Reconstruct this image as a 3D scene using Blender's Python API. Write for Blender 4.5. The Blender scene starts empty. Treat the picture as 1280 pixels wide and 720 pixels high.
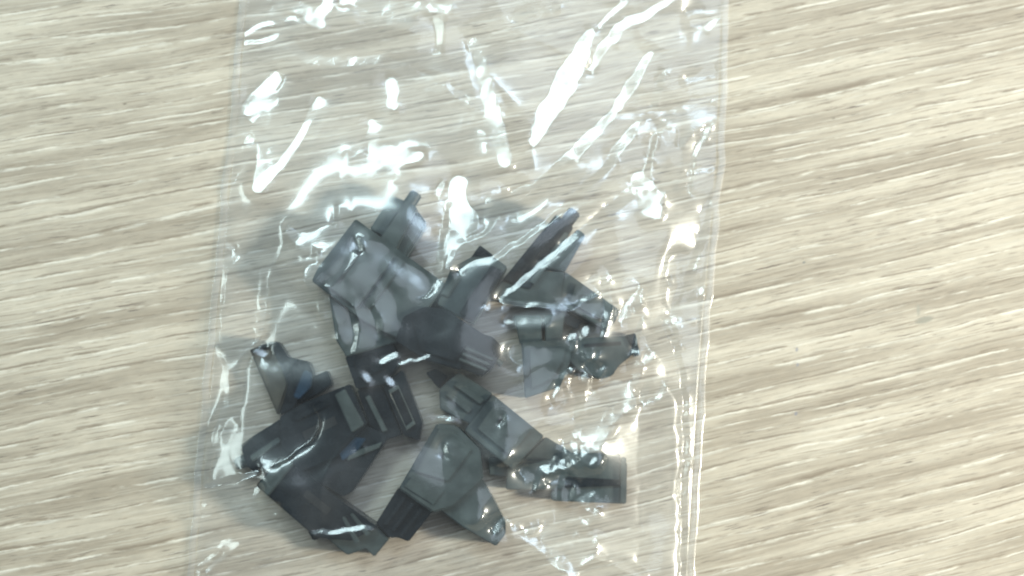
import bpy, bmesh, math, random
import numpy as np
from mathutils import Vector, Matrix
from mathutils.bvhtree import BVHTree

# ------------------------------------------------------------------ camera, world, light, exposure
S = bpy.context.scene
COL = S.collection
R = math.radians
CAM_D, CAM_T, VIEW_W = 0.17, R(5.0), 0.128
cam_d = bpy.data.cameras.new('camera')
cam = bpy.data.objects.new('camera', cam_d); COL.objects.link(cam)
cam.location = (0, -CAM_D*math.sin(CAM_T), CAM_D*math.cos(CAM_T))
cam.rotation_euler = (CAM_T, 0, 0)
cam_d.sensor_width = 36; cam_d.lens = 36*CAM_D/VIEW_W
cam_d.clip_start = 0.005; cam_d.clip_end = 20
cam_d.dof.use_dof = True; cam_d.dof.focus_distance = 0.163; cam_d.dof.aperture_fstop = 16.0
S.camera = cam

W = bpy.data.worlds.new('World'); S.world = W; W.use_nodes = True
W.node_tree.nodes['Background'].inputs[0].default_value = (0.86, 0.96, 1.0, 1)
W.node_tree.nodes['Background'].inputs[1].default_value = 0.13

def area(name, loc, sx, sy, power, color):
    d = bpy.data.lights.new(name, 'AREA'); d.shape = 'RECTANGLE'; d.size = sx; d.size_y = sy
    d.energy = power; d.color = color
    o = bpy.data.objects.new(name, d); COL.objects.link(o); o.location = loc
    o.rotation_euler = (-Vector(loc)).to_track_quat('-Z', 'Y').to_euler()
    return o
def lamp_w(L, sx, sy): return L*math.pi*sx*sy
WIN_R, WIN_H = 0.474, 0.48
def on_band(deg):
    k = min(1, max(0, (deg-140)/33)); r = WIN_R+.10*k
    return Vector((r*math.cos(R(deg)), r*math.sin(R(deg)), WIN_H-.13*k))
area('window_light', on_band(121), 0.46, 0.12, lamp_w(21, .46, .12), (0.75, 0.97, 1.0))
area('added_side_light', on_band(173), 0.20, 0.10, lamp_w(12, .20, .10), (0.80, 0.98, 0.95))  # added light on the left, so upright creases catch a reflection
FAR_LIGHT = Vector((0.24, 0.44, 0.62))
area('added_far_light', FAR_LIGHT, 0.36, 0.12, lamp_w(14, .36, .12), (0.62, 0.82, 1.0))  # added bluish light, mirrored by the soft folds and veil patches
area('added_veil_panel', (0.42, 0.30, 1.05), 0.80, 0.75, lamp_w(2.2, .80, .75), (0.76, 0.88, 1.0))  # added unseen panel; its reflection veils the upper and right film
ROOM = Vector((0.42, -0.07, 0.17))
area('room_lamp', ROOM, 0.05, 0.04, 4.8, (1.0, 0.95, 0.79))

S.render.engine = 'CYCLES'
S.view_settings.view_transform = 'Standard'
S.view_settings.look = 'None'
S.view_settings.exposure = 0.02
S.view_settings.gamma = 1.0
S.view_settings.use_curve_mapping = False
cy = S.cycles
cy.use_denoising = True
cy.transparent_max_bounces = 24; cy.max_bounces = 8; cy.diffuse_bounces = 3; cy.glossy_bounces = 4
cy.caustics_reflective = False; cy.caustics_refractive = False
cy.pixel_filter_type = 'BLACKMAN_HARRIS'; cy.filter_width = 2.2

# ------------------------------------------------------------------ helpers
cT, sT = math.cos(CAM_T), math.sin(CAM_T)
CAMP = np.array([0, -CAM_D*sT, CAM_D*cT])
def ray_pt(px, py, z=0.0):
    """where the view line through a place in the photograph meets the height z"""
    dx = (px-640)/1280*VIEW_W/CAM_D; dy = -(py-360)/1280*VIEW_W/CAM_D
    d = (dx, dy*cT + sT, dy*sT - cT)
    t = (z-CAMP[2])/d[2]
    return (CAMP[0]+d[0]*t, CAMP[1]+d[1]*t)
def to_px(X, Y, Z):
    x = X-CAMP[0]; y = Y-CAMP[1]; z = Z-CAMP[2]
    yc = y*cT + z*sT; zc = -y*sT + z*cT
    return 640 + x/(-zc)*CAM_D/VIEW_W*1280, 360 - yc/(-zc)*CAM_D/VIEW_W*1280
MM = 0.001
def link_mesh(name, me, mat, parent=None):
    me.materials.append(mat)
    o = bpy.data.objects.new(name, me); COL.objects.link(o)
    if parent: o.parent = parent
    return o
def tag(o, label=None, cat=None, group=None, kind=None):
    if label: o['label'] = label
    if cat: o['category'] = cat
    if group: o['group'] = group
    if kind: o['kind'] = kind

# ------------------------------------------------------------------ materials
def new_mat(name):
    m = bpy.data.materials.new(name); m.use_nodes = True
    nt = m.node_tree; nt.nodes.clear()
    return m, nt
class NT:
    def __init__(s, nt): s.nt = nt
    def n(s, t, **kw):
        nd = s.nt.nodes.new(t)
        for k, v in kw.items(): setattr(nd, k, v)
        return nd
    def setin(s, nd, i, v):
        if hasattr(v, 'is_linked') or isinstance(v, bpy.types.NodeSocket): s.nt.links.new(v, nd.inputs[i])
        else: nd.inputs[i].default_value = v
    def m(s, op, a, b=0.0, c=None, clamp=False):
        nd = s.n('ShaderNodeMath', operation=op); nd.use_clamp = clamp
        s.setin(nd, 0, a); s.setin(nd, 1, b)
        if c is not None: s.setin(nd, 2, c)
        return nd.outputs[0]
    def comb(s, x, y, z):
        nd = s.n('ShaderNodeCombineXYZ')
        for i, v in enumerate((x, y, z)): s.setin(nd, i, v)
        return nd.outputs[0]
    def noise(s, vec, scale=1.0, detail=3.0, rough=0.5, dist=0.0):
        nd = s.n('ShaderNodeTexNoise'); s.setin(nd, 'Vector', vec)
        nd.inputs['Scale'].default_value = scale; nd.inputs['Detail'].default_value = detail
        nd.inputs['Roughness'].default_value = rough; nd.inputs['Distortion'].default_value = dist
        return nd.outputs['Fac']
    def step(s, v, a, b, lo=0.0, hi=1.0):
        nd = s.n('ShaderNodeMapRange', interpolation_type='SMOOTHSTEP')
        s.setin(nd, 'Value', v)
        for k, q in (('From Min', a), ('From Max', b), ('To Min', lo), ('To Max', hi)): s.setin(nd, k, q)
        return nd.outputs['Result']
    def mix(s, f, a, b, blend='MIX'):
        nd = s.n('ShaderNodeMix', data_type='RGBA', blend_type=blend)
        s.setin(nd, 0, f); s.setin(nd, 6, a); s.setin(nd, 7, b)
        return nd.outputs[2]

def wood_mat():
    m, nt = new_mat('pale_oak_laminate'); g = NT(nt)
    tc = g.n('ShaderNodeTexCoord')
    sp = g.n('ShaderNodeSeparateXYZ'); nt.links.new(tc.outputs['Object'], sp.inputs[0])
    x = g.m('MULTIPLY', sp.outputs[0], 1000.0); y = g.m('MULTIPLY', sp.outputs[1], 1000.0)
    # grain runs up to the right, steeper towards the lower right
    v = g.m('SUBTRACT', y, g.m('MULTIPLY', x, 0.205))
    v = g.m('SUBTRACT', v, g.m('MULTIPLY', g.m('MULTIPLY', x, x), 0.00035))
    v = g.m('ADD', v, g.m('MULTIPLY', g.m('MULTIPLY', x, y), 0.0007))
    u = g.m('ADD', x, g.m('MULTIPLY', y, 0.205))
    wob = g.noise(g.comb(g.m('MULTIPLY', u, .05), g.m('MULTIPLY', v, .10), 3.0), 1, 2)
    v = g.m('ADD', v, g.m('MULTIPLY', g.m('SUBTRACT', wob, .5), 1.3))
    wob2 = g.noise(g.comb(g.m('MULTIPLY', u, .35), g.m('MULTIPLY', v, .5), 9.0), 1, 2)
    v = g.m('ADD', v, g.m('MULTIPLY', g.m('SUBTRACT', wob2, .5), .12))
    wob3 = g.noise(g.comb(g.m('MULTIPLY', u, 1.1), g.m('MULTIPLY', v, 1.0), 5.0), 1, 3)
    v = g.m('ADD', v, g.m('MULTIPLY', g.m('SUBTRACT', wob3, .5), .16))
    def uv(a, b, w): return g.comb(g.m('MULTIPLY', u, a), g.m('MULTIPLY', v, b), w)
    band = g.noise(uv(.022, .28, 0), 1, 3, .55)
    col = g.mix(g.step(band, .32, .68), (.28, .236, .182, 1), (.45, .395, .318, 1))
    # growth rings: each fades slowly, then ends on a dark edge
    ring = g.m('FRACT', g.m('ADD', g.m('MULTIPLY', v, .50), g.m('MULTIPLY', g.noise(uv(.012, .12, 4), 1, 2), 3.0)))
    edge = g.m('MULTIPLY', g.step(ring, .0, .05), g.step(ring, .24, .06))
    edge = g.m('MULTIPLY', edge, g.step(g.noise(uv(.13, .9, 7), 1, 5, .65), .47, .56))
    col = g.mix(g.m('MULTIPLY', edge, .9), col, (.19, .15, .11, 1))
    sheen_dash = g.m('MULTIPLY', g.step(ring, .78, 1.0), g.step(g.noise(uv(.14, .9, 11), 1, 5, .65), .46, .57))
    col = g.mix(g.m('MULTIPLY', sheen_dash, .7), col, (.68, .64, .56, 1))  # pale dashes paint the sheen of the grain relief
    # second, finer set
    ring2 = g.m('FRACT', g.m('ADD', g.m('MULTIPLY', v, 1.6), g.m('MULTIPLY', g.noise(uv(.03, .3, 14), 1, 2), 4.0)))
    e2 = g.m('MULTIPLY', g.m('MULTIPLY', g.step(ring2, .0, .08), g.step(ring2, .30, .10)), g.step(g.noise(uv(.17, 1.3, 17), 1, 5, .65), .48, .57))
    col = g.mix(g.m('MULTIPLY', e2, .75), col, (.19, .15, .11, 1))
    # fine fibres
    fib = g.noise(uv(.06, 3.8, 20), 1, 4, .6)
    col = g.mix(g.m('MULTIPLY', g.step(fib, .48, .68), .36), col, (.17, .135, .10, 1))
    fib2 = g.noise(uv(.07, 3.6, 23), 1, 4, .6)
    col = g.mix(g.m('MULTIPLY', g.step(fib2, .52, .70), .42), col, (.62, .575, .49, 1))
    # pores: short dark dashes
    por = g.noise(uv(.26, 5.2, 31), 1, 2, .5)
    pm = g.m('MULTIPLY', g.step(por, .62, .69), g.step(g.noise(uv(.05, .35, 33), 1, 2), .44, .6))
    col = g.mix(g.m('MULTIPLY', pm, .85), col, (.10, .075, .06, 1))
    # medullary flecks across the grain
    fl = g.step(g.noise(g.comb(g.m('MULTIPLY', g.m('ADD', x, g.m('MULTIPLY', v, .12)), .75), g.m('MULTIPLY', v, .26), 40), 1, 2), .60, .70)
    col = g.mix(g.m('MULTIPLY', fl, .0), col, (.80, .78, .70, 1))
    mot = g.noise(g.comb(g.m('MULTIPLY', u, .5), g.m('MULTIPLY', v, 2.0), 44), 1, 5, .65)
    col = g.mix(1.0, col, g.mix(mot, (.76, .78, .80, 1), (1.2, 1.18, 1.16, 1)), 'MULTIPLY')
    # small knot and specks
    def spot(px, py, rx, ry, dark, amt):
        nonlocal col
        wx, wy = ray_pt(px, py)
        a = g.m('DIVIDE', g.m('SUBTRACT', x, wx*1000), rx); b = g.m('DIVIDE', g.m('SUBTRACT', g.m('SUBTRACT', y, wy*1000), g.m('MULTIPLY', g.m('SUBTRACT', x, wx*1000), .22)), ry)
        d = g.m('ADD', g.m('MULTIPLY', a, a), g.m('MULTIPLY', b, b))
        d = g.m('ADD', d, g.m('MULTIPLY', g.m('SUBTRACT', g.noise(g.comb(x, y, 0), 3.0, 2), .5), .8))
        col = g.mix(g.m('MULTIPLY', g.step(d, 1.3, .3), amt), col, dark)
    spot(1155, 400, 1.3, .45, (.20, .19, .155, 1), .75)
    spot(1125, 406, 2.8, .16, (.24, .20, .15, 1), .6)
    spot(1148, 388, .25, .8, (.25, .24, .2, 1), .6)
    spot(1005, 328, .22, .16, (.14, .14, .13, 1), .8)
    spot(996, 437, .2, .3, (.2, .2, .22, 1), .7); spot(997, 456, .2, .25, (.2, .2, .22, 1), .7); spot(995, 517, .22, .28, (.17, .17, .2, 1), .7)
    spot(156, 130, .28, .12, (.15, .12, .09, 1), .9)
    spot(1042, 148, .25, .12, (.15, .12, .09, 1), .7)
    hgt = g.m('ADD', g.m('MULTIPLY', ring, .5), g.m('MULTIPLY', fib, .35))
    hgt = g.m('SUBTRACT', hgt, g.m('MULTIPLY', pm, .5))
    bp = g.n('ShaderNodeBump'); bp.inputs['Strength'].default_value = .35; bp.inputs['Distance'].default_value = .00006
    nt.links.new(hgt, bp.inputs['Height'])
    b = g.n('ShaderNodeBsdfPrincipled')
    nt.links.new(col, b.inputs['Base Color']); nt.links.new(bp.outputs[0], b.inputs['Normal'])
    b.inputs['Roughness'].default_value = .48; b.inputs['Specular IOR Level'].default_value = .35
    o = g.n('ShaderNodeOutputMaterial'); nt.links.new(b.outputs[0], o.inputs[0])
    return m

def plastic(name, c, rough=.38):
    m, nt = new_mat(name); g = NT(nt)
    tc = g.n('ShaderNodeTexCoord')
    nz = g.noise(tc.outputs['Object'], 420, 4, .6)
    nz2 = g.noise(tc.outputs['Object'], 2600, 2, .6)
    col = g.mix(g.step(nz, .3, .7), tuple(k*.8 for k in c)+(1,), tuple(k*1.25 for k in c)+(1,))
    b = g.n('ShaderNodeBsdfPrincipled'); nt.links.new(col, b.inputs['Base Color']); b.inputs['Specular IOR Level'].default_value = .22
    nt.links.new(g.step(nz, .25, .75, rough-.07, rough+.1), b.inputs['Roughness'])
    bp = g.n('ShaderNodeBump'); bp.inputs['Strength'].default_value = .25; bp.inputs['Distance'].default_value = .00003
    nt.links.new(nz2, bp.inputs['Height']); nt.links.new(bp.outputs[0], b.inputs['Normal'])
    o = g.n('ShaderNodeOutputMaterial'); nt.links.new(b.outputs[0], o.inputs[0])
    return m

def film_mat(name, refl=.054, haze=.019, sheen=.011, rough=.15, tint=(.985, .99, 1.0, 1), bump=.3):
    """thin clear polythene: lets light through, mirrors a little, scatters a little"""
    m, nt = new_mat(name); g = NT(nt)
    tc = g.n('ShaderNodeTexCoord')
    nz = g.noise(tc.outputs['Object'], 900, 4, .6)
    cl = g.noise(tc.outputs['Object'], 130, 3, .6)
    bp = g.n('ShaderNodeBump'); bp.inputs['Strength'].default_value = bump; bp.inputs['Distance'].default_value = .00004
    nt.links.new(nz, bp.inputs['Height'])
    tr = g.n('ShaderNodeBsdfTransparent'); tr.inputs[0].default_value = tint
    g1 = g.n('ShaderNodeBsdfGlossy'); g1.inputs['Color'].default_value = (1, 1, 1, 1); g1.inputs['Roughness'].default_value = rough
    g2 = g.n('ShaderNodeBsdfGlossy'); g2.inputs['Color'].default_value = (.92, .96, 1, 1); g2.inputs['Roughness'].default_value = .46
    nt.links.new(bp.outputs[0], g1.inputs['Normal'])
    df = g.n('ShaderNodeBsdfDiffuse'); df.inputs[0].default_value = (.90, .95, 1, 1)
    lw = g.n('ShaderNodeLayerWeight'); lw.inputs[0].default_value = .3
    fr = g.m('ADD', g.m('MULTIPLY', lw.outputs['Facing'], .10), refl)
    def mx(f, a, b):
        n = g.n('ShaderNodeMixShader'); g.setin(n, 0, f)
        nt.links.new(a, n.inputs[1]); nt.links.new(b, n.inputs[2]); return n.outputs[0]
    tl = g.n('ShaderNodeBsdfTranslucent'); tl.inputs[0].default_value = (.97, .98, 1, 1)
    s = mx(g.step(cl, .3, .7, haze*.5, haze*1.5), tr.outputs[0], mx(.35, df.outputs[0], tl.outputs[0]))
    s = mx(sheen, s, g2.outputs[0])
    g3 = g.n('ShaderNodeBsdfGlossy'); g3.inputs['Color'].default_value = (.95, .98, 1, 1); g3.inputs['Roughness'].default_value = .29
    nt.links.new(bp.outputs[0], g3.inputs['Normal'])
    s = mx(fr, s, mx(.38, g1.outputs[0], g3.outputs[0]))
    o = g.n('ShaderNodeOutputMaterial'); nt.links.new(s, o.inputs[0])
    return m

M_wood = wood_mat()
M_pl = plastic('charcoal_plastic', (.006, .0085, .011), .26)
M_pl2 = plastic('veiled_slate_plastic', (.034, .044, .044), .36)  # lighter copy of the charcoal, film veil painted into the colour
M_br = plastic('brown_smoked_plastic', (.060, .054, .041), .45)
M_bl = plastic('blue_glint_plastic', (.009, .022, .040), .3)  # blue-tinted highlights painted as dark blue blocks
M_hole = plastic('recess_shade_plastic', (.010, .011, .012), .5)  # near-black stands in for shade inside grooves, slots and small holes
M_film = film_mat('clear_polythene', tint=(.995, .998, 1, 1))
M_back = film_mat('clear_polythene_back', refl=.01, haze=.012, sheen=.006, rough=.15)
M_seam = film_mat('welded_polythene', refl=.03, haze=.07, sheen=.02, rough=.12)

# ------------------------------------------------------------------ table
bm = bmesh.new()
bmesh.ops.create_cube(bm, size=1.0, matrix=Matrix.LocRotScale(Vector((0, 0, -.011)), None, Vector((.7, .6, .022))))
bmesh.ops.bevel(bm, geom=list(bm.edges), offset=.001, segments=2, affect='EDGES')
me = bpy.data.meshes.new('tabletop'); bm.to_mesh(me); bm.free()
tab = link_mesh('tabletop', me, M_wood); tag(tab, kind='structure', label='pale oak laminate tabletop with grain rising to the right')

# ------------------------------------------------------------------ plastic connectors
OBST = []     # (verts, polys) of every plastic piece, for draping the film
def build_thing(name, label, pieces, tilt=(0, 0), lift=0.0, zs=1.0):
    """pieces: (part name, kind, px polygon, z0 mm, z1 mm, material, extra)"""
    allp = [p for pc in pieces for p in pc[2]]
    cx = sum(p[0] for p in allp)/len(allp); cyy = sum(p[1] for p in allp)/len(allp)
    wx, wy = ray_pt(cx, cyy, .002)
    root = bpy.data.objects.new(name, None); COL.objects.link(root)
    root.location = (wx, wy, (0.2+lift)*MM); root.empty_display_size = .004
    tag(root, label, 'connector', 'small dark plastic connector housings in the clear bag')
    made = {}
    for pc in pieces:
        pname, kind, poly, z0, z1, mat = pc[:6]
        z1 *= zs; z0 *= (1 if kind == 'rod' else zs)
        opt = pc[6] if len(pc) > 6 else {}
        bm = bmesh.new()
        def zt(x, y): return (tilt[0]*(x-wx) + tilt[1]*(y-wy))
        if kind == 'prism':
            pts = [ray_pt(px, py, z1*MM) for px, py in poly]
            a = sum(pts[i][0]*pts[(i+1) % len(pts)][1]-pts[(i+1) % len(pts)][0]*pts[i][1] for i in range(len(pts)))
            if a < 0: pts = pts[::-1]
            chf = opt.get('chamfer', 0)
            top = [bm.verts.new((x, y, z1*MM)) for x, y in pts]
            bot = [bm.verts.new((x, y, z0*MM)) for x, y in pts]
            bm.faces.new(top); bm.faces.new(bot[::-1])
            n = len(pts)
            for i in range(n): bm.faces.new((bot[i], bot[(i+1) % n], top[(i+1) % n], top[i]))
            bmesh.ops.recalc_face_normals(bm, faces=bm.faces)
            bv = opt.get('bevel', .12)*MM
            if bv > 0: bmesh.ops.bevel(bm, geom=list(bm.edges), offset=bv, segments=2, affect='EDGES', clamp_overlap=True)
        elif kind == 'rod':      # poly = two end points, z1 = centre height, z0 = radius
            r = z0*MM
            a = Vector((*ray_pt(*poly[0], z1*MM), z1*MM)); b = Vector((*ray_pt(*poly[1], z1*MM), z1*MM))
            d = b-a; q = d.to_track_quat('Z', 'Y')
            bmesh.ops.create_cone(bm, cap_ends=True, segments=18, radius1=r, radius2=r*opt.get('taper', .94), depth=d.length,
                                  matrix=Matrix.LocRotScale((a+b)/2, q, None))
            ed = [e for e in bm.edges if len(e.link_faces) == 2 and max(len(f.verts) for f in e.link_faces) > 4]
            bmesh.ops.bevel(bm, geom=ed, offset=r*.2, segments=2, affect='EDGES')
        elif kind == 'ring':     # raised rectangular rim round an opening
            pts = [ray_pt(px, py, z1*MM) for px, py in poly]
            c = (sum(p[0] for p in pts)/len(pts), sum(p[1] for p in pts)/len(pts)); k = opt.get('inner', .6); n = len(pts)
            def inn(p):
                dx, dy = p[0]-c[0], p[1]-c[1]; L = math.hypot(dx, dy); s = max(.2, 1-opt.get('wall', .35)*MM*1.4/L); return (c[0]+dx*s, c[1]+dy*s)
            ip = [inn(p) for p in pts]
            O1 = [bm.verts.new((x, y, z1*MM)) for x, y in pts]; I1 = [bm.verts.new((x, y, z1*MM)) for x, y in ip]
            O0 = [bm.verts.new((x, y, z0*MM)) for x, y in pts]; I0 = [bm.verts.new((x, y, z0*MM)) for x, y in ip]
            for i in range(n):
                j = (i+1) % n
                bm.faces.new((O1[i], O1[j], I1[j], I1[i])); bm.faces.new((O0[i], O0[j], O1[j], O1[i]))
                bm.faces.new((I1[i], I1[j], I0[j], I0[i])); bm.faces.new((I0[i], I0[j], O0[j], O0[i]))
            bmesh.ops.recalc_face_normals(bm, faces=bm.faces)
            bmesh.ops.bevel(bm, geom=list(bm.edges), offset=.06*MM, segments=1, affect='EDGES')
        elif kind == 'disc':
            c = ray_pt(*poly[0], z1*MM)
            bmesh.ops.create_cone(bm, cap_ends=True, segments=16, radius1=opt['r']*MM, radius2=opt['r']*MM*.9, depth=(z1-z0)*MM,
                                  matrix=Matrix.Translation((c[0], c[1], (z0+z1)/2*MM)))
        for v in bm.verts: v.co.z += zt(v.co.x, v.co.y) + lift*MM
        zmin = min(v.co.z for v in bm.verts)
        if zmin < .0002:
            for v in bm.verts: v.co.z = max(v.co.z, .0002)
        OBST.append(([tuple(v.co) for v in bm.verts], [[v.index for v in f.verts] for f in bm.faces] if not bm.verts.index_update() else None))
        for v in bm.verts: v.co -= root.location
        me = bpy.data.meshes.new(pname); bm.to_mesh(me); bm.free()
        me.polygons.foreach_set('use_smooth', [True]*len(me.polygons)); me.set_sharp_from_angle(angle=R(35))
        par = made.get(opt.get('on'), root)
        o = link_mesh(pname, me, mat, par)
        if opt.get('label'): o['label'] = opt['label']
        made.setdefault(pname, o)
    return root

def bars(p0, p1, p2, p3, n, w=.5):
    """n slender quads side by side filling the quad p0-p1 (start edge) to p3-p2 (end edge)"""
    out = []
    for i in range(n):
        a = (i+.5-w/2)/n; b = (i+.5+w/2)/n
        L = lambda s, e, t: (s[0]+(e[0]-s[0])*t, s[1]+(e[1]-s[1])*t)
        out.append([L(p0, p1, a), L(p0, p1, b), L(p3, p2, b), L(p3, p2, a)])
    return out
P = 'prism'
# A: large, upper left
build_thing('connector', 'largest slate grey connector, at upper left, pin pointing up and bluish sheen on its body', [
    ('body', P, [(444, 273), (557, 355), (507, 428), (455, 402), (389, 351), (397, 334)], .2, 4.4, M_pl2, {'bevel': .13}),
    ('top_plate', P, [(448, 290), (492, 322), (446, 386), (402, 352)], 4.3, 4.9, M_pl2, {'bevel': .1, 'on': 'body'}),
    ('groove_shade', P, [(420, 352), (452, 308), (456, 311), (424, 355)], 4.85, 4.98, M_hole, {'bevel': 0, 'on': 'body'}),  # thin black strip painted on for the shade of a groove
    ('foot', P, [(411, 369), (455, 402), (505, 426), (433, 446), (420, 425)], .0, 3.4, M_pl2),
    ('side_block', P, [(462, 286), (489, 244), (507, 251), (484, 298)], .3, 3.6, M_pl2, {'bevel': .13}),
    ('nose', P, [(507, 250), (521, 259), (490, 322), (470, 304)], .4, 4.0, M_pl2),
    ('side_block', P, [(521, 262), (534, 279), (506, 326), (489, 316)], .2, 2.9, M_pl2, {'bevel': .3}),
    ('rib', P, [(497, 262), (501, 264), (480, 298), (476, 296)], 3.2, 3.9, M_pl),
    ('pin', 'rod', [(507, 262), (521, 241)], .85, 3.0, M_pl2),
    ('ridge', P, [(498, 322), (506, 328), (462, 388), (454, 382)], 4.2, 4.75, M_pl2, {'on': 'body'}),
], tilt=(.04, -.03))
# B: upper right
build_thing('connector', 'dark connector at upper right, longest nose, crossed by a bright film crease', [
    ('nose', P, [(695, 268), (717, 284), (662, 362), (628, 350)], .5, 4.2, M_pl, {'bevel': .13}),
    ('pin', 'rod', [(702, 286), (719, 264)], .85, 3.1, M_pl, {'taper': 1.0}),
    ('latch', P, [(722, 286), (732, 294), (706, 340), (680, 334)], .6, 3.4, M_pl2),
    ('body', P, [(664, 338), (706, 340), (700, 386), (628, 376), (614, 368), (628, 350)], .1, 3.8, M_pl2, {'bevel': .13}),
    ('arm', P, [(706, 339), (776, 388), (763, 413), (742, 404), (698, 378)], .1, 3.6, M_pl2, {'bevel': .13}),
    ('rib', P, [(732, 372), (758, 384), (754, 390), (728, 378)], 3.4, 3.9, M_pl2, {'on': 'arm'}),
    ('key_rib', P, [(706, 290), (711, 293), (668, 356), (662, 352)], 4.0, 4.6, M_pl2, {'bevel': .08, 'on': 'nose'}),
    ('top_plate', P, [(720, 354), (764, 386), (756, 402), (712, 378)], 3.5, 4.0, M_pl2, {'bevel': .08, 'on': 'arm'}),
    ('step_block', P, [(697, 387), (728, 401), (721, 412), (706, 405)], .0, 2.2, M_pl),
    ('rib', P, [(684, 292), (689, 295), (650, 352), (645, 349)], 4.0, 4.5, M_pl, {'on': 'nose'}),
], tilt=(-.02, .03))
# C/D: centre top
cd = [
    ('nose', P, [(564, 336), (590, 322), (617, 322), (634, 334), (592, 406), (546, 381)], .4, 3.6, M_pl2, {'bevel': .13}),
    ('key_rib', P, [(614, 332), (630, 340), (592, 402), (574, 392)], 3.4, 4.6, M_pl, {'on': 'nose', 'bevel': .12}),
    ('key_rib', P, [(572, 340), (584, 334), (560, 372), (550, 368)], 3.4, 4.0, M_pl2, {'on': 'nose'}),
    ('pin', P, [(600, 307), (617, 320), (608, 334), (588, 324)], .8, 2.8, M_pl),
    ('body', P, [(505, 396), (530, 384), (556, 386), (606, 419), (575, 462), (531, 450), (494, 426)], .6, 4.6, M_pl, {'bevel': .13}),
    ('top_plate', P, [(516, 400), (536, 390), (554, 394), (592, 420), (568, 452), (526, 438)], 4.5, 5.1, M_pl, {'bevel': .08, 'on': 'body'}),
    ('head', P, [(602, 417), (617, 422), (630, 437), (613, 463), (601, 471), (572, 458)], .6, 4.4, M_pl, {'bevel': .13}),
]
for q in bars((584, 432), (572, 452), (606, 466), (618, 446), 3, .45): cd.append(('rib', P, q, 4.2, 5.4, M_pl2, {'bevel': .08, 'on': 'head'}))
cd.append(('pin', 'rod', [(616, 448), (628, 456)], .45, 3.2, M_pl2))
build_thing('connector', 'dark connector in mid heap with ribbed end, lying against the largest one', cd, tilt=(.0, .03), lift=.6)
# E: right middle
build_thing('connector', 'rightmost greyish connector under crinkled glare, small dark tab at its tip', [
    ('body', P, [(652, 427), (718, 424), (712, 456), (700, 484), (656, 498)], .1, 3.6, M_pl2, {'bevel': .13}),
    ('tongue', P, [(642, 394), (676, 394), (678, 430), (650, 430)], .1, 2.9, M_pl2),
    ('tongue', P, [(681, 394), (706, 390), (702, 430), (682, 430)], .1, 2.9, M_pl2),
    ('arm', P, [(716, 423), (779, 420), (793, 426), (791, 443), (773, 458), (765, 470), (750, 474), (722, 463), (712, 452)], .1, 3.0, M_pl2, {'bevel': .13}),
    ('tab', P, [(782, 419), (794, 416), (800, 443), (794, 446)], .1, 3.3, M_pl),
    ('top_plate', P, [(662, 436), (708, 434), (704, 452), (690, 474), (664, 486)], 3.5, 4.0, M_pl2, {'bevel': .1, 'on': 'body'}),
    ('groove_shade', P, [(730, 430), (776, 427), (776, 431), (730, 434)], 2.95, 3.1, M_hole, {'bevel': 0, 'on': 'arm'}),  # black strip in place of a shaded groove along the arm
], tilt=(.03, .02))
# F: centre
build_thing('connector', 'grey connector below the centre whose flat square face shows a small round mark', [
    ('nose', P, [(549, 486), (573, 465), (616, 492), (588, 530), (550, 512)], .2, 3.4, M_pl2, {'bevel': .13}),
    ('body', P, [(616, 493), (680, 545), (641, 588), (580, 538)], .2, 3.9, M_pl2, {'bevel': .13}),
    ('pin', P, [(532, 466), (544, 461), (560, 470), (548, 486)], .2, 2.4, M_pl),
    ('rib', P, [(566, 482), (572, 476), (606, 500), (600, 506)], 3.2, 3.8, M_pl2, {'on': 'nose'}),
    ('rib', P, [(556, 494), (561, 489), (590, 512), (585, 517)], 3.2, 3.8, M_pl2, {'on': 'nose'}),
    ('top_plate', P, [(620, 502), (664, 538), (638, 570), (596, 536)], 3.8, 4.3, M_pl2, {'bevel': .1, 'on': 'body'}),
    ('gate_mark', 'disc', [(626, 526)], 4.2, 4.40, M_hole, {'r': .32, 'on': 'body'}),
    ('skirt', P, [(648, 580), (682, 546), (706, 560), (724, 572), (668, 590)], .1, 1.4, M_pl2),
], tilt=(.02, .02), lift=.0)
# G: lower centre
gl = [
    ('body', P, [(546, 529), (570, 532), (600, 562), (604, 600), (566, 634), (541, 641), (498, 611)], .3, 4.6, M_pl2, {'bevel': .22}),
    ('nose', P, [(498, 609), (540, 640), (511, 677), (496, 671), (488, 673), (470, 654)], .2, 3.4, M_pl, {'bevel': .13}),
    ('arm', P, [(545, 634), (566, 618), (603, 600), (618, 626), (632, 653), (632, 668), (620, 683), (580, 660)], .1, 3.6, M_pl2, {'bevel': .13}),
    ('gate_mark', 'disc', [(552, 570)], 5.0, 5.22, M_hole, {'r': .4, 'on': 'body'}),
    ('top_plate', P, [(548, 536), (566, 538), (590, 562), (560, 602), (520, 590)], 4.5, 5.1, M_pl2, {'bevel': .1, 'on': 'body'}),
    ('side_plate', P, [(514, 596), (556, 614), (542, 632), (504, 608)], 4.5, 4.8, M_pl2, {'bevel': .1, 'on': 'body'}),
]
for q in bars((500, 618), (532, 640), (505, 674), (476, 652), 3, .42): gl.append(('rib', P, q, 3.3, 4.1, M_pl, {'bevel': .1, 'on': 'nose'}))
build_thing('connector', 'grey connector at bottom centre, ribbed nose down left, arm down right', gl, tilt=(-.02, -.03), zs=.88)
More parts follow.
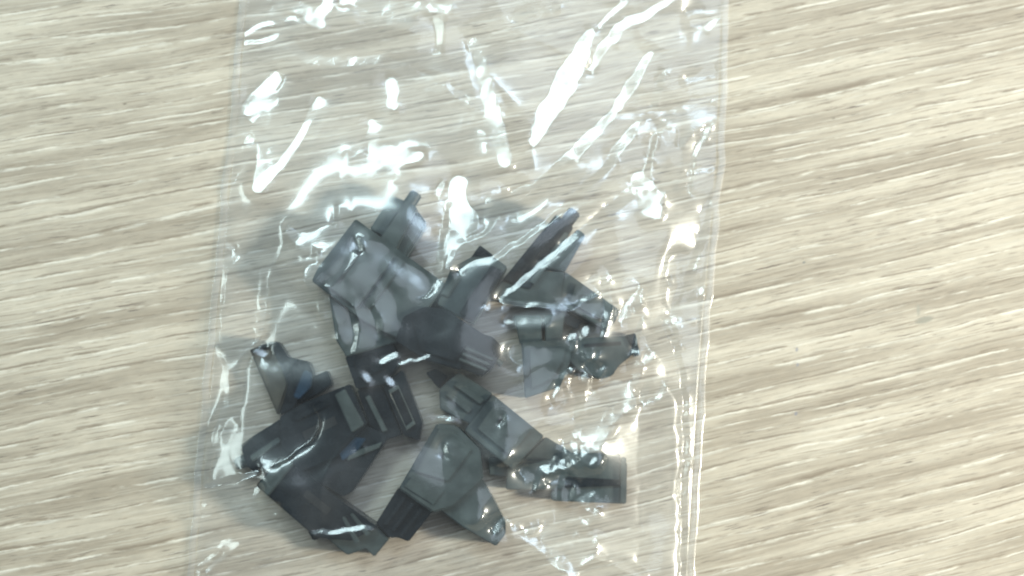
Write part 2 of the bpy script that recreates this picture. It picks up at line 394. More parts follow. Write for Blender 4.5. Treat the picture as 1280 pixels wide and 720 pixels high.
# H: right lower
build_thing('connector', 'flat bar shaped connector lying horizontally at the lower right end of the heap', [
    ('body', P, [(702, 566), (775, 567), (776, 577), (784, 578), (783, 630), (690, 626), (688, 616), (700, 600)], .0, 1.9, M_pl2, {'bevel': .13}),
    ('side_block', P, [(634, 584), (690, 574), (712, 590), (706, 612), (632, 612)], .0, 2.3, M_pl2, {'bevel': .13}),
    ('wedge', P, [(706, 596), (776, 600), (776, 607), (706, 610)], 1.8, 2.3, M_pl, {'bevel': .08}),
    ('tongue', P, [(610, 572), (660, 574), (640, 597), (612, 594)], .0, 1.6, M_pl2),
    ('end_plate', P, [(776, 571), (783, 572), (782, 629), (775, 629)], 1.7, 2.3, M_pl2, {'bevel': .1}),
], tilt=(.0, .0))
# I: lower left
il = [
    ('body', P, [(354, 568), (422, 623), (472, 658), (440, 676), (394, 672), (319, 607)], .1, 4.7, M_pl, {'bevel': .13}),
    ('nose', P, [(402, 668), (420, 652), (470, 657), (486, 674), (468, 696), (457, 686), (434, 694)], .1, 3.2, M_pl2, {'bevel': .13}),
    ('foot', P, [(384, 664), (398, 664), (398, 674), (391, 676)], .0, 1.8, M_pl),
    ('slot_shade', P, [(384, 612), (414, 636), (408, 644), (378, 620)], 4.68, 4.78, M_hole, {'bevel': 0, 'on': 'body'}),  # flat black patch paints the dark inside of a slot
    ('shoulder', P, [(353, 570), (367, 580), (334, 621), (321, 607)], 4.5, 5.3, M_pl2, {'bevel': .15}),  # lighter slate paints in the light on this upper left face
]
for q in bars((424, 648), (444, 640), (468, 664), (440, 684), 2, .4): il.append(('rib', P, q, 4.4, 5.0, M_pl2, {'bevel': .1, 'on': 'body'}))
build_thing('connector', 'black oblong connector at the lower left corner of the heap with a raised bluish shoulder', il, tilt=(.05, .03), zs=.82)
# J: left middle
build_thing('connector', 'dark connector at the left whose stubby nose points out over the wood', [
    ('body', P, [(350, 521), (378, 504), (437, 480), (459, 530), (420, 572), (376, 590), (352, 568)], .3, 4.6, M_pl, {'bevel': .13}),
    ('ridge', P, [(366, 520), (408, 500), (412, 507), (370, 527)], 4.5, 5.0, M_pl, {'bevel': .1, 'on': 'body'}),
    ('slot_shade', P, [(378, 540), (418, 520), (422, 530), (382, 550)], 4.58, 4.68, M_hole, {'bevel': 0, 'on': 'body'}),  # slot darkness laid on as a thin black patch
    ('end_band', P, [(418, 493), (431, 486), (456, 531), (440, 541)], 4.5, 4.95, M_pl2, {'bevel': .12}),
    ('nose', P, [(302, 560), (320, 543), (350, 524), (368, 560), (322, 592), (308, 582)], .2, 3.4, M_pl, {'bevel': .13}),
    ('rib', P, [(312, 570), (348, 546), (352, 552), (316, 577)], 3.3, 4.0, M_pl2, {'bevel': .12, 'on': 'nose'}),
    ('pin', 'rod', [(312, 574), (296, 580)], .85, 1.6, M_pl2),
    ('side_block', P, [(299, 558), (319, 543), (332, 540), (312, 560)], .1, 1.8, M_br),
    ('arm', P, [(425, 562), (458, 532), (486, 546), (441, 614), (429, 621), (396, 602), (380, 590)], .1, 3.4, M_pl, {'bevel': .13}),
    ('rib', P, [(436, 566), (478, 552), (474, 560), (434, 576)], 3.3, 3.9, M_pl2, {'bevel': .08, 'on': 'arm'}),
    ('blue_glint_stud', P, [(420, 560), (442, 546), (458, 548), (446, 566), (428, 576)], 3.2, 4.0, M_bl, {'bevel': .13}),
], tilt=(.0, -.03), lift=.3, zs=.78)
# K: upper left small
build_thing('connector', 'small leftmost connector with a brown smoked face and a dark blue glint beside it', [
    ('face_plate', P, [(312, 438), (338, 430), (352, 452), (361, 480), (347, 520)], .1, 2.2, M_br, {'bevel': .25, 'label': 'brown smoked face plate'}),
    ('back', P, [(336, 427), (348, 427), (360, 446), (386, 452), (392, 470), (376, 494), (366, 511), (350, 519), (360, 480)], .1, 3.6, M_pl, {'bevel': .13}),
    ('hook', P, [(384, 474), (409, 463), (415, 480), (398, 492), (372, 505)], .1, 2.8, M_pl, {'bevel': .13}),
    ('blue_glint_stud', P, [(380, 462), (390, 466), (388, 484), (374, 500), (366, 496)], 2.6, 3.9, M_bl, {'bevel': .13}),  # dark blue block stands in for a blue-tinted highlight
    ('rim', P, [(312, 437), (336, 428), (338, 433), (314, 442)], .3, 2.7, M_pl, {'bevel': .1}),
], tilt=(.0, .0), zs=.75)
# L: centre left
build_thing('connector', 'glossy black connector between the left and middle ones with a slotted leg pointing down', [
    ('body', P, [(431, 446), (470, 433), (491, 429), (500, 452), (482, 480), (445, 486)], .1, 3.5, M_pl, {'bevel': .13}),
    ('leg', P, [(478, 481), (503, 462), (528, 528), (524, 551), (505, 545)], .1, 2.9, M_pl, {'bevel': .13}),
    ('slot_rim', 'ring', [(485, 488), (497, 481), (519, 530), (508, 538)], 2.7, 3.5, M_pl2, {'on': 'leg'}),
    ('slab', P, [(446, 487), (477, 483), (502, 544), (482, 550), (462, 532)], .1, 2.5, M_pl, {'bevel': .13}),
    ('top_plate', P, [(442, 450), (470, 441), (478, 462), (450, 474)], 3.4, 3.9, M_pl, {'bevel': .08, 'on': 'body'}),
    ('rib', P, [(456, 496), (462, 494), (484, 538), (478, 540)], 2.4, 3.0, M_pl2, {'bevel': .08, 'on': 'slab'}),
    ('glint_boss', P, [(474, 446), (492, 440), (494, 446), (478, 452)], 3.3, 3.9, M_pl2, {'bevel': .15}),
], tilt=(.02, .0))

# ------------------------------------------------------------------ clear bag
def lerp(a, b, t): return a+(b-a)*t
def interp(tbl, y):
    ys = [t[0] for t in tbl]; xs = [t[1] for t in tbl]
    return np.interp(y, ys, xs)
PYT, PYB = -150, 775
LEFT = [(-150, 313), (0, 299), (140, 288), (280, 273), (400, 262), (520, 250), (720, 234), (775, 230)]
RIGHT = [(-150, 917), (0, 912), (200, 905), (420, 886), (560, 877), (720, 868), (775, 865)]
SEAM = 9
NX, NY = 620, 900
py = np.linspace(PYT, PYB, NY)
uu = np.linspace(0, 1, NX)
Lx = interp(LEFT, py)+SEAM; Rx = interp(RIGHT, py)-SEAM
PXg = Lx[:, None] + (Rx-Lx)[:, None]*uu[None, :]
PYg = np.repeat(py[:, None], NX, 1)
def px_world(PX, PY, z=0.0):
    dx = (PX-640)/1280*VIEW_W/CAM_D; dy = -(PY-360)/1280*VIEW_W/CAM_D
    DY = dy*cT+sT; DZ = dy*sT-cT
    t = (z-CAMP[2])/DZ
    return CAMP[0]+dx*t, CAMP[1]+DY*t
Xg, Yg = px_world(PXg, PYg)
CX = np.gradient(Xg, axis=1).mean(); CYd = -np.gradient(Yg, axis=0).mean()   # cell sizes, m

# obstacle heights on a coarse grid
vs, fs = [], []
for vv, ff in OBST:
    b0 = len(vs); vs += vv; fs += [[i+b0 for i in f] for f in ff]
bvh = BVHTree.FromPolygons(vs, fs)
K = 5
cxg, cyg = Xg[::K, ::K], Yg[::K, ::K]
ob = np.zeros(cxg.shape); camv = Vector(CAMP)
for i in range(cxg.shape[0]):
    for j in range(cxg.shape[1]):
        hit = bvh.ray_cast(camv, (Vector((cxg[i, j], cyg[i, j], 0))-camv).normalized())
        if hit[0] is not None: ob[i, j] = hit[0].z
def blur(a, n):
    for _ in range(n):
        p = np.pad(a, 1, mode='edge'); a = (p[:-2, 1:-1]+p[2:, 1:-1]+p[1:-1, :-2]+p[1:-1, 2:]+a*2)/6
    return a
# dilate a little, then stretch a membrane over it
def dil(a):
    p = np.pad(a, 1, mode='edge'); return np.max([p[i:i+a.shape[0], j:j+a.shape[1]] for i in range(3) for j in range(3)], axis=0)
obd = dil(ob)
obw = obd.copy()
for _ in range(4): obw = dil(obw)                # the film bridges the gaps of the heap
obs = np.maximum(np.where(obd > 0, obd+.0006, 0), blur(obw, 10)*.92)
h = obs.copy(); puff = 1.5e-6
for it in range(700):
    p = np.pad(h, 1, mode='edge')
    n = (p[:-2, 1:-1]+p[2:, 1:-1]+p[1:-1, :-2]+p[1:-1, 2:])/4+puff
    n[:, 0] = n[:, -1] = .0003; n[-1, :] = .0003; n[0, :] = .0010
    h = np.maximum(n, obs)
for it in range(6):
    p = np.pad(h, 1, mode='edge'); h = (p[:-2, 1:-1]+p[2:, 1:-1]+p[1:-1, :-2]+p[1:-1, 2:]+h*2)/6
def upsample(c, ny, nx):
    yi = np.clip(np.arange(ny)/K, 0, c.shape[0]-1.001); xi = np.clip(np.arange(nx)/K, 0, c.shape[1]-1.001)
    y0 = yi.astype(int); x0 = xi.astype(int); fy = (yi-y0)[:, None]; fx = (xi-x0)[None, :]
    y1 = np.minimum(y0+1, c.shape[0]-1); x1 = np.minimum(x0+1, c.shape[1]-1)
    return (c[y0][:, x0]*(1-fy)*(1-fx)+c[y1][:, x0]*fy*(1-fx)+c[y0][:, x1]*(1-fy)*fx+c[y1][:, x1]*fy*fx)
HB = blur(upsample(blur(h, 12), NY, NX), 30)
OBF = blur(upsample(obd, NY, NX), 10)

Xg, Yg = px_world(PXg, PYg, HB)
rng = np.random.RandomState(5)
def vnoise(ny, nx, cell, seed):
    """isotropic smooth noise in 0..1, about 'cell' samples per lump"""
    r = np.random.RandomState(seed).randn(ny, nx)
    ky = np.fft.fftfreq(ny)[:, None]; kx = np.fft.rfftfreq(nx)[None, :]
    k = np.hypot(ky, kx)*cell
    o = np.fft.irfft2(np.fft.rfft2(r)*np.exp(-(k/.55)**2), s=(ny, nx))
    return np.clip(.5+.22*(o-o.mean())/o.std(), 0, 1)
# general soft crinkling of the film
cr = 0
for cell, amp in ((75, .50), (30, .14), (12, .05)):
    nn = 1-np.abs(vnoise(NY, NX, cell, int(cell))*2-1)
    cr = cr + nn*amp*MM*cell/60*.7
side = np.minimum(1, np.minimum(uu, 1-uu)*14)[None, :]
HB = HB + cr*side

# slope with which the film mirrors each light into a viewer above the table
Vx, Vy, Vz = CAMP[0]-Xg, CAMP[1]-Yg, CAMP[2]-.004
vl = np.sqrt(Vx**2+Vy**2+Vz**2)
def mirror_slope(Lp):
    Wx, Wy, Wz = Lp.x-Xg, Lp.y-Yg, Lp.z-.004
    wl = np.sqrt(Wx**2+Wy**2+Wz**2)
    Hx, Hy, Hz = Vx/vl+Wx/wl, Vy/vl+Wy/wl, Vz/vl+Wz/wl
    return -Hx/Hz, -Hy/Hz           # dh/dx, dh/dy
BAND = {a: mirror_slope(on_band(a)) for a in range(100, 193, 8)}
TG_FAR = mirror_slope(FAR_LIGHT)

# creases and pulled facets of the film: (points, widths px, strength, share of the full tilt)
CALM = .95
CREASE = [
 ([(853,-10),(812,18),(775,33),(760,52),(738,85)], [4,8,9,9,4], 1, 1),
 ([(737,42),(722,75),(702,112),(682,142),(668,174)], [10,24,26,22,12], 1, 1),
 ([(790,-40),(780,5),(762,18),(750,30)], [6,6,4,3], 1, 1),
 ([(812,68),(790,105),(768,140),(735,172),(705,200),(670,230),(642,238)], [7,13,8,15,9,6,4], 1, 1),
 ([(828,95),(818,130)], [6,6], .7, 1),
 ([(800,150),(775,182),(760,208),(725,240),(690,272),(655,300),(615,324),(597,326),(576,338)], [7,13,8,6,6,5,5,4.5,3], 1, 1),
 ([(800,228),(780,250),(750,272),(718,296),(682,325),(652,350),(626,374),(650,379),(685,382),(712,385),(735,372),(748,366)], [12,16,9,7,6,5,4.5,5,4.5,5,4,3], 1, 1),
 ([(798,222),(806,245),(820,272)], [16,26,8], 1, 1),
 ([(340,98),(325,118),(312,138)], [20,26,14], 1, 1),
 ([(338,125),(322,160),(330,190),(326,220),(322,238)], [10,9,9,12,6], 1, 1),
 ([(304,132),(298,165),(288,200),(290,222),(280,240)], [3,3,12,8,6], .9, 1),
 ([(300,45),(330,30),(368,22)], [4,4,3], .8, 1), ([(302,55),(340,48),(356,36)], [3,3,3], .7, 1),
 ([(342,-40),(346,20),(362,58),(385,74),(430,79),(475,74),(515,90),(556,118),(590,146),(620,166),(632,205)], [9,9,10,9,8,9,10,11,14,20,12], 1, .86),
 ([(398,124),(376,170),(352,208),(325,236)], [6,7,8,13], 1, .86),
 ([(488,104),(493,132)], [14,10], 1, 1),
 ([(464,152),(468,184),(492,196),(524,196)], [6,14,24,10], 1, 1), ([(482,206),(492,222)],[12,6],.9,1),
 ([(430,-30),(395,28)], [12,12], .8, .9), ([(340,-5),(380,12),(402,32)], [12,14,9], .8, .9),
 ([(430,0),(480,8),(560,12)], [8,14,10], .7, .85), ([(540,-20),(550,20),(548,60)],[8,10,5],.6,.85),
 ([(590,50),(608,110),(622,170)], [8,16,20], .8, .88), ([(560,110),(606,140)], [6,10], .7, .88),
 ([(572,230),(570,258),(584,280)], [18,24,26], 1, 1), ([(560,262),(552,300),(550,344)], [5,5,5], 1, 1), ([(590,270),(572,305),(560,335)], [12,6,4], .9, 1),
 ([(622,272),(606,292),(572,306)], [4,4,3], .8, .95),
 ([(900,140),(870,146),(838,150)], [14,28,16], 1, 1), ([(905,120),(870,128),(850,136)], [4,5,5], .9, 1),
 ([(850,138),(858,165),(852,180)], [12,14,6], 1, 1),
 ([(897,142),(882,165),(868,195),(864,240)], [6,6,3,3], .8, .95), ([(860,16),(905,15)], [3,3], .9, 1), ([(868,30),(885,34),(898,20)], [5,8,5], .9, 1),
 ([(838,142),(820,165),(812,200),(806,235)], [8,5,4,10], .8, 1), ([(770,143),(800,146),(840,140)],[4,5,5],.8,1), ([(800,158),(820,160)],[10,6],.9,1),
 ([(862,215),(900,210)], [3,3], .6, .9), ([(905,90),(860,100)], [5,5], .5, .86),
 ([(890,258),(878,300),(858,345),(843,402)], [12,8,9,6], .9, .92), ([(855,385),(880,390),(878,408)], [26,22,10], .8, .86),
 ([(843,400),(850,450),(858,500),(858,560),(855,620),(856,730)], [3,3,3,4,4,4], .9, .95),
 ([(840,420),(832,400),(850,396)], [3,3,3], .6, .95),
 ([(860,360),(870,330),(884,262)],[3,3,6],.7,.9),
 ([(700,482),(690,498),(696,513),(710,494),(706,482),(698,480)], [3.5,3.5,3.5,3.5,4,4], 1, 1), ([(703,470),(712,462)], [6,5], .9, 1),
 ([(724,414),(726,432),(730,450),(737,440),(729,428)], [3,3.5,3.5,3,3], 1, 1), ([(735,456),(746,470),(744,486)], [4,4,5], 1, 1),
 ([(722,480),(726,505),(720,520)], [8,9,5], .9, 1),
 ([(742,504),(770,490),(786,505)], [20,28,14], 1, 1), ([(768,500),(754,522),(730,546)], [24,26,14], 1, 1),
 ([(738,520),(724,530),(718,545),(706,550),(710,562),(716,572),(700,580),(684,590)], [5,5,5,4,4,4,6,4], 1, 1), ([(760,535),(745,556),(726,566)], [8,12,8], .9, 1),
 ([(793,440),(796,462),(792,480)], [4,10,5], .9, 1), ([(805,490),(812,478),(803,500)], [6,5,5], .8, 1), ([(828,484),(822,500)], [5,4], .8, 1),
 ([(776,400),(784,380),(800,372)], [3,3,3], .7, .95), ([(756,352),(760,380),(752,420)], [5,6,3], .8, .95), ([(802,400),(794,440)], [2.5,2.5], .8, 1),
 ([(700,582),(706,584),(676,586),(672,600),(668,612)], [3,3,5,4,3], 1, 1), ([(690,604),(710,604)],[4,4],.7,1),
 ([(742,616),(722,640),(712,668)], [4,8,14], .8, .92), ([(702,596),(698,640),(704,668)], [3,6,14], .8, .92),
 ([(642,660),(665,676),(700,692),(714,711),(730,694),(742,676)], [4,6,9,9,7,5], 1, 1), ([(690,668),(706,690),(732,682)], [24,34,22], 1, 1), ([(706,640),(704,668)],[14,24],.8,1),
 ([(738,688),(770,702),(802,720)], [4,4,4], .9, 1), ([(745,640),(736,652)], [4,4], .7, 1), ([(630,650),(620,662)], [7,6], .9, 1), ([(632,655),(638,672)],[6,4],.8,1),
 ([(350,284),(351,304),(344,320),(327,340),(321,372),(319,425)], [2,2.5,2.5,2.5,2.5,2.5], .9, 1),
 ([(271,432),(281,455),(283,500),(272,560),(246,608)], [3,4,3.5,3.5,3], .9, 1),
 ([(321,612),(318,636),(296,664),(262,698),(232,722)], [5,3,3,3,3], 1, 1), ([(344,636),(304,672),(262,712)], [2.5,2.5,3.5], .85, 1),
 ([(336,660),(335,690),(340,722)], [3,4,5], .9, 1), ([(254,620),(250,680),(247,720)], [3,3,3], .5, .9),
 ([(262,606),(300,596),(322,590)], [3,7,3], .6, .86), ([(278,310),(284,306),(290,310)], [4,4,4], .8, 1), ([(276,320),(280,350),(274,380)], [3,3,3], .6, .95),
 ([(366,292),(384,306),(400,330)], [6,9,5], .8, .92), ([(380,306),(410,298),(428,284)], [16,30,12], .7, .5), ([(433,190),(436,240),(440,262)], [8,9,5], .5, .82),
 ([(408,362),(414,390),(420,420)], [4,5,6], .7, .86), ([(422,260),(420,278)], [4,4],.7,.9),
 ([(402,345),(440,296)], [34,40], .6, .5), ([(425,385),(470,325)], [50,50], .6, .5), ([(440,415),(480,375)], [40,36], .5, .5), ([(485,330),(525,356)], [34,30], .45, .5),
 ([(440,385),(446,410),(442,438)], [5,7,4], .75, .86), ([(466,385),(474,405),(476,420)], [5,7,4], .75, .86), ([(452,310),(446,300)],[5,5],.8,.95),
 ([(650,440),(700,450)], [30,30], .5, .72), ([(580,500),(620,560)], [30,40], .45, .66), ([(560,560),(590,640)], [30,30], .5, .68), ([(640,400),(680,400)],[24,24],.5,.68),
 ([(560,524),(566,524)], [4,4], 1, 1), ([(548,521),(556,521)], [2,2], .9, 1), ([(630,521),(631,527),(625,531)], [3,3,2.5], 1, 1), ([(557,558),(557,566),(563,572)], [4,4,3], 1, 1),
 ([(606,383),(609,386)], [3,3], .9, 1), ([(634,402),(637,402)], [4,4], 1, 1), ([(458,470),(461,474)], [5,5], 1, 1), ([(486,475),(489,478)], [6,6], 1, 1), ([(478,452),(494,444)], [4,6], .9, .95), ([(450,560),(452,564)], [6,5], 1, 1), ([(322,440),(330,442)], [5,6], .8, .95),
 ([(394,665),(430,662),(462,660)], [3,4,3], .7, .86), ([(500,455),(535,445)], [2,2], .6, .9), ([(712,372),(740,392),(758,398)],[12,14,8],.5,.8),
 ([(655,590),(680,606)],[12,8],.6,.82), ([(740,572),(720,560)],[22,20],.6,.78),
 ([(690,250),(760,150)],[20,26],.2,.5), ([(590,70),(612,130),(622,190)],[20,30,30],.6,.5), ([(450,10),(540,30)],[36,26],.4,.5), ([(700,500),(750,530)],[50,46],.6,.5), ([(700,620),(705,680)],[50,60],.6,.5), ([(640,520),(690,470)],[50,50],.3,.5), ([(860,380),(850,330)],[40,30],.5,.5), ([(640,20),(700,10)],[5,4],.5,.8), ([(870,110),(900,106)],[22,24],.35,.7),
]
rag = np.clip(.55+1.3*(vnoise(NY, NX, 7, 71)*.6+vnoise(NY, NX, 14, 72)*.4), 0, 1)
# short broken glints where the film is crumpled most
for (x0, y0, x1, y1, rad, cnt) in ((700, 478, 790, 500, 22, 16), (770, 500, 720, 560, 18, 16), (720, 560, 690, 600, 12, 7), (730, 610, 706, 690, 16, 16), (690, 660, 730, 700, 18, 14),
                                   (790, 430, 812, 500, 14, 8), (720, 415, 745, 480, 10, 7), (850, 350, 880, 400, 14, 8), (640, 655, 700, 690, 8, 6), (750, 360, 800, 385, 14, 6), (570, 235, 575, 290, 14, 5), (790, 230, 815, 265, 14, 6), (320, 110, 312, 190, 12, 6)):
    for q in range(cnt):
        t = rng.rand(); gx0 = lerp(x0, x1, t)+rng.randn()*rad*.6; gy0 = lerp(y0, y1, t)+rng.randn()*rad*.6
        an = R(rng.uniform(25, 85)); ln = rng.uniform(4, 15); w0 = rng.uniform(3, 7.5)
        CREASE.append(([(gx0, gy0), (gx0+math.cos(an)*ln*.5+rng.randn(), gy0-math.sin(an)*ln*.5), (gx0+math.cos(an)*ln, gy0-math.sin(an)*ln)], [w0*.6, w0, w0*.5], 1, 1))
CREASE += [([(302, 562), (340, 545), (372, 528)], [50, 60, 50], 1, 0), ([(820, 500), (824, 720)], [46, 46], .2, 0), ([(306, 345), (298, 420)], [50, 50], .4, 0), ([(286, 545), (284, 590)], [40, 40], .5, 0)]
MW = np.zeros((NY, NX)); GTX = np.zeros((NY, NX)); GTY = np.zeros((NY, NX))
for pts, ws, st, share in CREASE:
    big = max(ws) >= 11
    tx, ty = pts[-1][0]-pts[0][0], -(pts[-1][1]-pts[0][1]); tl = math.hypot(tx, ty)+1e-9; tx /= tl; ty /= tl
    kk = .55+share*.2 if .6 < share < .84 else 1
    if share < .84: big = True
    def pick(ux, uy):
        if share == 0: return (TG_FAR[0]*0, TG_FAR[1]*0)
        if share <= .6: return TG_FAR
        if big: return BAND[124]
        perp = math.degrees(math.atan2(ux, -uy)) % 180
        if 35 < perp < 88: return TG_FAR
        if perp < 50: perp += 180
        return BAND[min(BAND, key=lambda q: abs(q-perp))]
    # finer, slightly shaky path
    P2, W2 = [], []
    for k in range(len(pts)-1):
        d = math.hypot(pts[k+1][0]-pts[k][0], pts[k+1][1]-pts[k][1]); n = max(1, int(d/7))
        for q in range(n):
            t = q/n; jj = 1.1 if d > 20 else .4
            P2.append((lerp(pts[k][0], pts[k+1][0], t)+rng.randn()*jj*(q > 0), lerp(pts[k][1], pts[k+1][1], t)+rng.randn()*jj*(q > 0)))
            W2.append(lerp(ws[k], ws[k+1], t)*(1+rng.randn()*.12))
    P2.append(pts[-1]); W2.append(ws[-1])
    for k in range(len(P2)-1):
        (x0, y0), (x1, y1) = P2[k], P2[k+1]
        w = max(W2[k], W2[k+1])/2+3
        r0 = max(0, int((min(y0, y1)-w-PYT)/(PYB-PYT)*(NY-1))); r1 = min(NY, int((max(y0, y1)+w-PYT)/(PYB-PYT)*(NY-1))+2)
        if r1 <= r0: continue
        lx, rx = Lx[r0:r1].max(), Rx[r0:r1].min()
        c0 = max(0, int((min(x0, x1)-w-lx-12)/(rx-lx)*(NX-1))); c1 = min(NX, int((max(x0, x1)+w-lx+12)/(rx-lx)*(NX-1))+2)
        if c1 <= c0: continue
        A, B = PXg[r0:r1, c0:c1]-x0, PYg[r0:r1, c0:c1]-y0
        dx, dy = x1-x0, y1-y0; L2 = dx*dx+dy*dy+1e-9
        t = np.clip((A*dx+B*dy)/L2, 0, 1)
        d = np.hypot(A-t*dx, B-t*dy)
        hw = (W2[k]+(W2[k+1]-W2[k])*t)/2*(1.0 if big else 1.2)
        if share < .84: a = (np.clip((hw-d)/(hw*.9), 0, 1)**1.5)*.9*st
        else: a = np.clip((hw+1.0-d)/1.6, 0, 1)*st*(rag[r0:r1, c0:c1] if big else 1)
        sub = MW[r0:r1, c0:c1]; up = a > sub
        ex, ey = dx/math.sqrt(L2), -dy/math.sqrt(L2)
        k0, k1 = max(0, k-2), min(len(P2)-1, k+3)
        TT = pick(P2[k1][0]-P2[k0][0], -(P2[k1][1]-P2[k0][1]))
        gx_, gy_ = TT[0][r0:r1, c0:c1]*kk, TT[1][r0:r1, c0:c1]*kk
        tc_ = gx_*ex+gy_*ey
        lose = 0 if big else .8*np.clip(1-np.abs(tc_)/.35, 0, 1)
        sub[up] = a[up]
        GTX[r0:r1, c0:c1][up] = (gx_-ex*tc_*lose)[up]; GTY[r0:r1, c0:c1][up] = (gy_-ey*tc_*lose)[up]

# fit the surface: facets take the mirror slope, the rest keeps the draped shape
hb = HB/CX
ay = CYd/CX
def Dx(a): return a[:, 1:]-a[:, :-1]
def Dy(a): return a[1:, :]-a[:-1, :]
def solve(x, hb, Wt, gX, gY, wb, iters):
    """least squares surface for node slopes gX, gY (rows run down) with weights Wt, held near hb by wb"""
    wx = (Wt[:, 1:]+Wt[:, :-1])/2; wy = (Wt[1:, :]+Wt[:-1, :])/2/ay**2
    P1, P2_ = Wt*gX, Wt*gY
    gx = (P1[:, 1:]+P1[:, :-1])/2; gy = (P2_[1:, :]+P2_[:-1, :])/2/ay
    def A_(a):
        r = wb*a
        f = wx*Dx(a); r[:, 1:] += f; r[:, :-1] -= f
        f = wy*Dy(a); r[1:, :] += f; r[:-1, :] -= f
        return r
    rhs = wb*hb
    rhs[:, 1:] += gx; rhs[:, :-1] -= gx; rhs[1:, :] += gy; rhs[:-1, :] -= gy
    diag = wb.copy(); diag[:, 1:] += wx; diag[:, :-1] += wx; diag[1:, :] += wy; diag[:-1, :] += wy
    x = x.copy(); r = rhs-A_(x); z = r/diag; p = z.copy(); rz = (r*z).sum()
    for it in range(iters):
        Ap = A_(p); al = rz/(p*Ap).sum(); x += al*p; r -= al*Ap
        z = r/diag; rn = (r*z).sum()
        if rn < 1e-6: break
        p = z+rn/rz*p; rz = rn
    return x
def down(a, f):
    return a[:a.shape[0]//f*f, :a.shape[1]//f*f].reshape(a.shape[0]//f, f, a.shape[1]//f, f).mean((1, 3))
def up_to(c, f):
    yi = np.clip((np.arange(NY)+.5)/f-.5, 0, c.shape[0]-1.001); xi = np.clip((np.arange(NX)+.5)/f-.5, 0, c.shape[1]-1.001)
    y0 = yi.astype(int); x0 = xi.astype(int); fy = (yi-y0)[:, None]; fx = (xi-x0)[None, :]
    return (c[y0][:, x0]*(1-fy)*(1-fx)+c[y0+1][:, x0]*fy*(1-fx)+c[y0][:, x0+1]*(1-fy)*fx+c[y0+1][:, x0+1]*fy*fx)
WBN = np.full((NY, NX), .5/34**2); WBN[:, :2] = WBN[:, -2:] = 50; WBN[-2:, :] = 50
def multi(x, Wt, gX, gY, plan):
    for f, its in plan:
        if f == 1: x = solve(x, hb, Wt, gX, gY, WBN, its); continue
        Wc = down(Wt, f); xc0 = down(x, f)/f
        xc = solve(xc0, down(hb, f)/f, Wc, down(Wt*gX, f)/Wc, down(Wt*gY, f)/Wc, down(WBN, f)*f*f, its)
        x = x+up_to((xc-xc0)*f, f)
    return x
wj = vnoise(NY, NX, 12, 81)-.5; wk = vnoise(NY, NX, 12, 82)-.5
gcx = np.gradient(hb, axis=1); gcy = np.gradient(hb, axis=0)/ay
Wt = .5+60*MW
gX = (.5*gcx+60*MW*(GTX+wj*.11))/Wt; gY = (.5*gcy+60*MW*(-GTY-wk*.11))/Wt
x = multi(hb.copy(), Wt, gX, gY, ((8, 300), (4, 300), (2, 300), (1, 250)))
def lift(z, grow, soft):
    need = np.maximum(0, OBF+.00020-z)
    nc = need[:NY//K*K, :NX//K*K].reshape(NY//K, K, NX//K, K).max((1, 3))
    for _ in range(grow): nc = dil(nc)
    nc = blur(nc, soft)
    e = np.minimum(1, np.minimum(np.arange(nc.shape[1]), np.arange(nc.shape[1])[::-1])/10.)[None, :]
    return blur(upsample(nc*e, NY, NX), 12)
for grow, soft in ((9, 60), (6, 30), (5, 20)):
    L_ = lift(x*CX, grow, soft)/CX
    hb = hb+L_; x = x+L_
gX = (.5*np.gradient(hb, axis=1)+60*MW*(GTX+wj*.11))/Wt; gY = (.5*np.gradient(hb, axis=0)/ay+60*MW*(-GTY-wk*.11))/Wt
# second pass: outside its creases the film is smoother and does not mirror the lights by chance
sx_, sy_ = np.gradient(x, axis=1), np.gradient(x, axis=0)/ay
out = blur(np.clip(1-MW*3, 0, 1), 3)**2
rest = np.zeros((NY, NX))
for T, wd in ((BAND[108], .15), (BAND[124], .17), (BAND[148], .15), (BAND[172], .15), (TG_FAR, .12), (mirror_slope(ROOM), .32)):
    rest = np.maximum(rest, np.exp(-((sx_-T[0])**2+(sy_+T[1])**2)/wd**2))
rest = rest*out*CALM
W2 = Wt+25*rest
gX = (Wt*gX+25*rest*sx_*.55)/W2; gY = (Wt*gY+25*rest*sy_*.55)/W2
x = multi(x, W2, gX, gY, ((8, 200), (4, 200), (2, 200), (1, 200)))
HF = x*CX
for grow, soft in ((7, 40), (5, 20), (4, 10)): HF = HF+lift(HF, grow, soft)
tt = (HF-OBF-.00005)/.00006; HF = OBF+.00005+.00006*np.where(tt > 20, tt, np.log1p(np.exp(np.minimum(tt, 20))))
HF = np.maximum(HF, .00032)
HF[:, 0] = HF[:, -1] = .00022

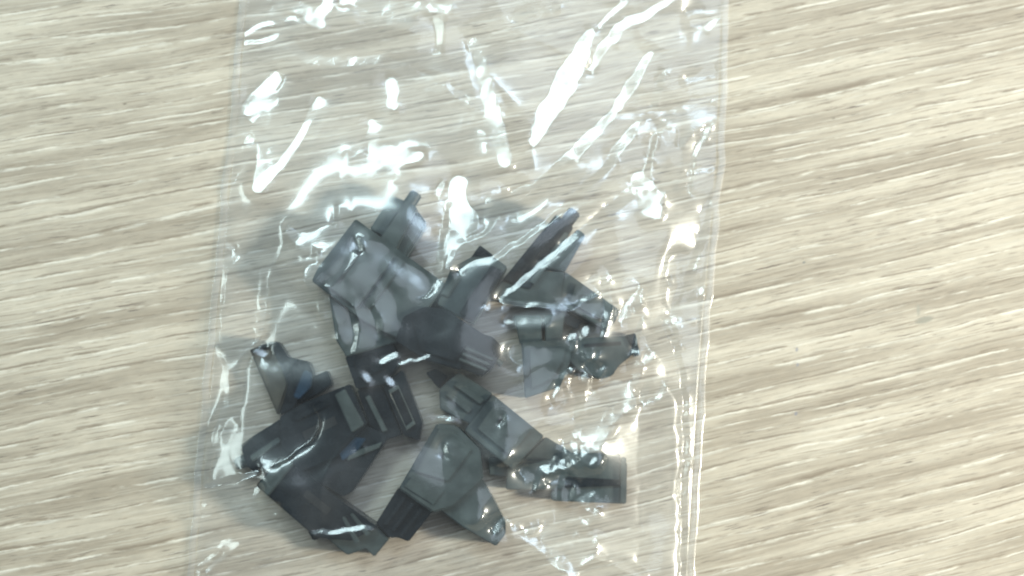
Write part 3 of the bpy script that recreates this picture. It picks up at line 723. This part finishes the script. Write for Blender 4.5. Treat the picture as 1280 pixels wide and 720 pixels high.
def grid_mesh(name, X, Y, Z, mat, parent):
    ny, nx = X.shape
    co = np.stack([X, Y, Z], -1).reshape(-1, 3).astype(np.float32)
    i = np.arange(ny*nx).reshape(ny, nx)
    q = np.stack([i[1:, :-1], i[1:, 1:], i[:-1, 1:], i[:-1, :-1]], -1).reshape(-1, 4).astype(np.int32)
    me = bpy.data.meshes.new(name)
    me.vertices.add(len(co)); me.vertices.foreach_set('co', co.ravel())
    me.loops.add(q.size); me.loops.foreach_set('vertex_index', q.ravel())
    me.polygons.add(len(q)); me.polygons.foreach_set('loop_start', np.arange(0, q.size, 4, dtype=np.int32))
    me.polygons.foreach_set('loop_total', np.full(len(q), 4, dtype=np.int32))
    me.polygons.foreach_set('use_smooth', np.ones(len(q), dtype=bool))
    me.update(calc_edges=True)
    return link_mesh(name, me, mat, parent)
bag = bpy.data.objects.new('plastic_bag', None); COL.objects.link(bag); bag.empty_display_size = .01
tag(bag, 'crinkled clear plastic bag lying on the wood with all the dark connectors inside', 'bag')
grid_mesh('front_film', Xg, Yg, HF, M_film, bag)
s = 6
Zb = .00008+vnoise(NY, NX, 40, 3)*.00005
grid_mesh('back_film', Xg[::s, ::s], Yg[::s, ::s], Zb[::s, ::s], M_back, bag)
# welded side seams, a hair thick, with a rolled outer lip
def seam(tbl, sgn):
    yy = np.linspace(PYT, PYB, 400)
    e = interp(tbl, yy)+np.interp(np.arange(400), np.arange(0, 400, 8), rng.randn(50)*1.1)
    offs = np.array([0, 1.2, 2.4, 5, 7, SEAM])
    PX = e[:, None]+sgn*offs[None, :]
    X, Y = px_world(PX, np.repeat(yy[:, None], 6, 1))
    wob = vnoise(400, 6, 6, 9+sgn)*.00012
    Z = np.array([.00012, .00018, .00015, .00017, .00023, .00022])[None, :]+wob*np.array([.2, .6, .8, 1, .5, 0])[None, :]
    if sgn < 0: X, Y, Z = X[:, ::-1], Y[:, ::-1], Z[:, ::-1]
    o = grid_mesh('side_seam', X, Y, Z, M_seam, bag)
seam(LEFT, 1); seam(RIGHT, -1)
# bottom weld, below the picture
xb = np.linspace(0, 1, 60)
PX = 230+(865-230)*xb; rows = np.array([775, 779, 784, 788])
X, Y = px_world(np.repeat(PX[None, :], 4, 0), np.repeat(rows[:, None], 60, 1))
grid_mesh('bottom_seam', X, Y, np.full(X.shape, .00024)+np.array([0, .00006, 0, -.0001])[:, None], M_seam, bag)
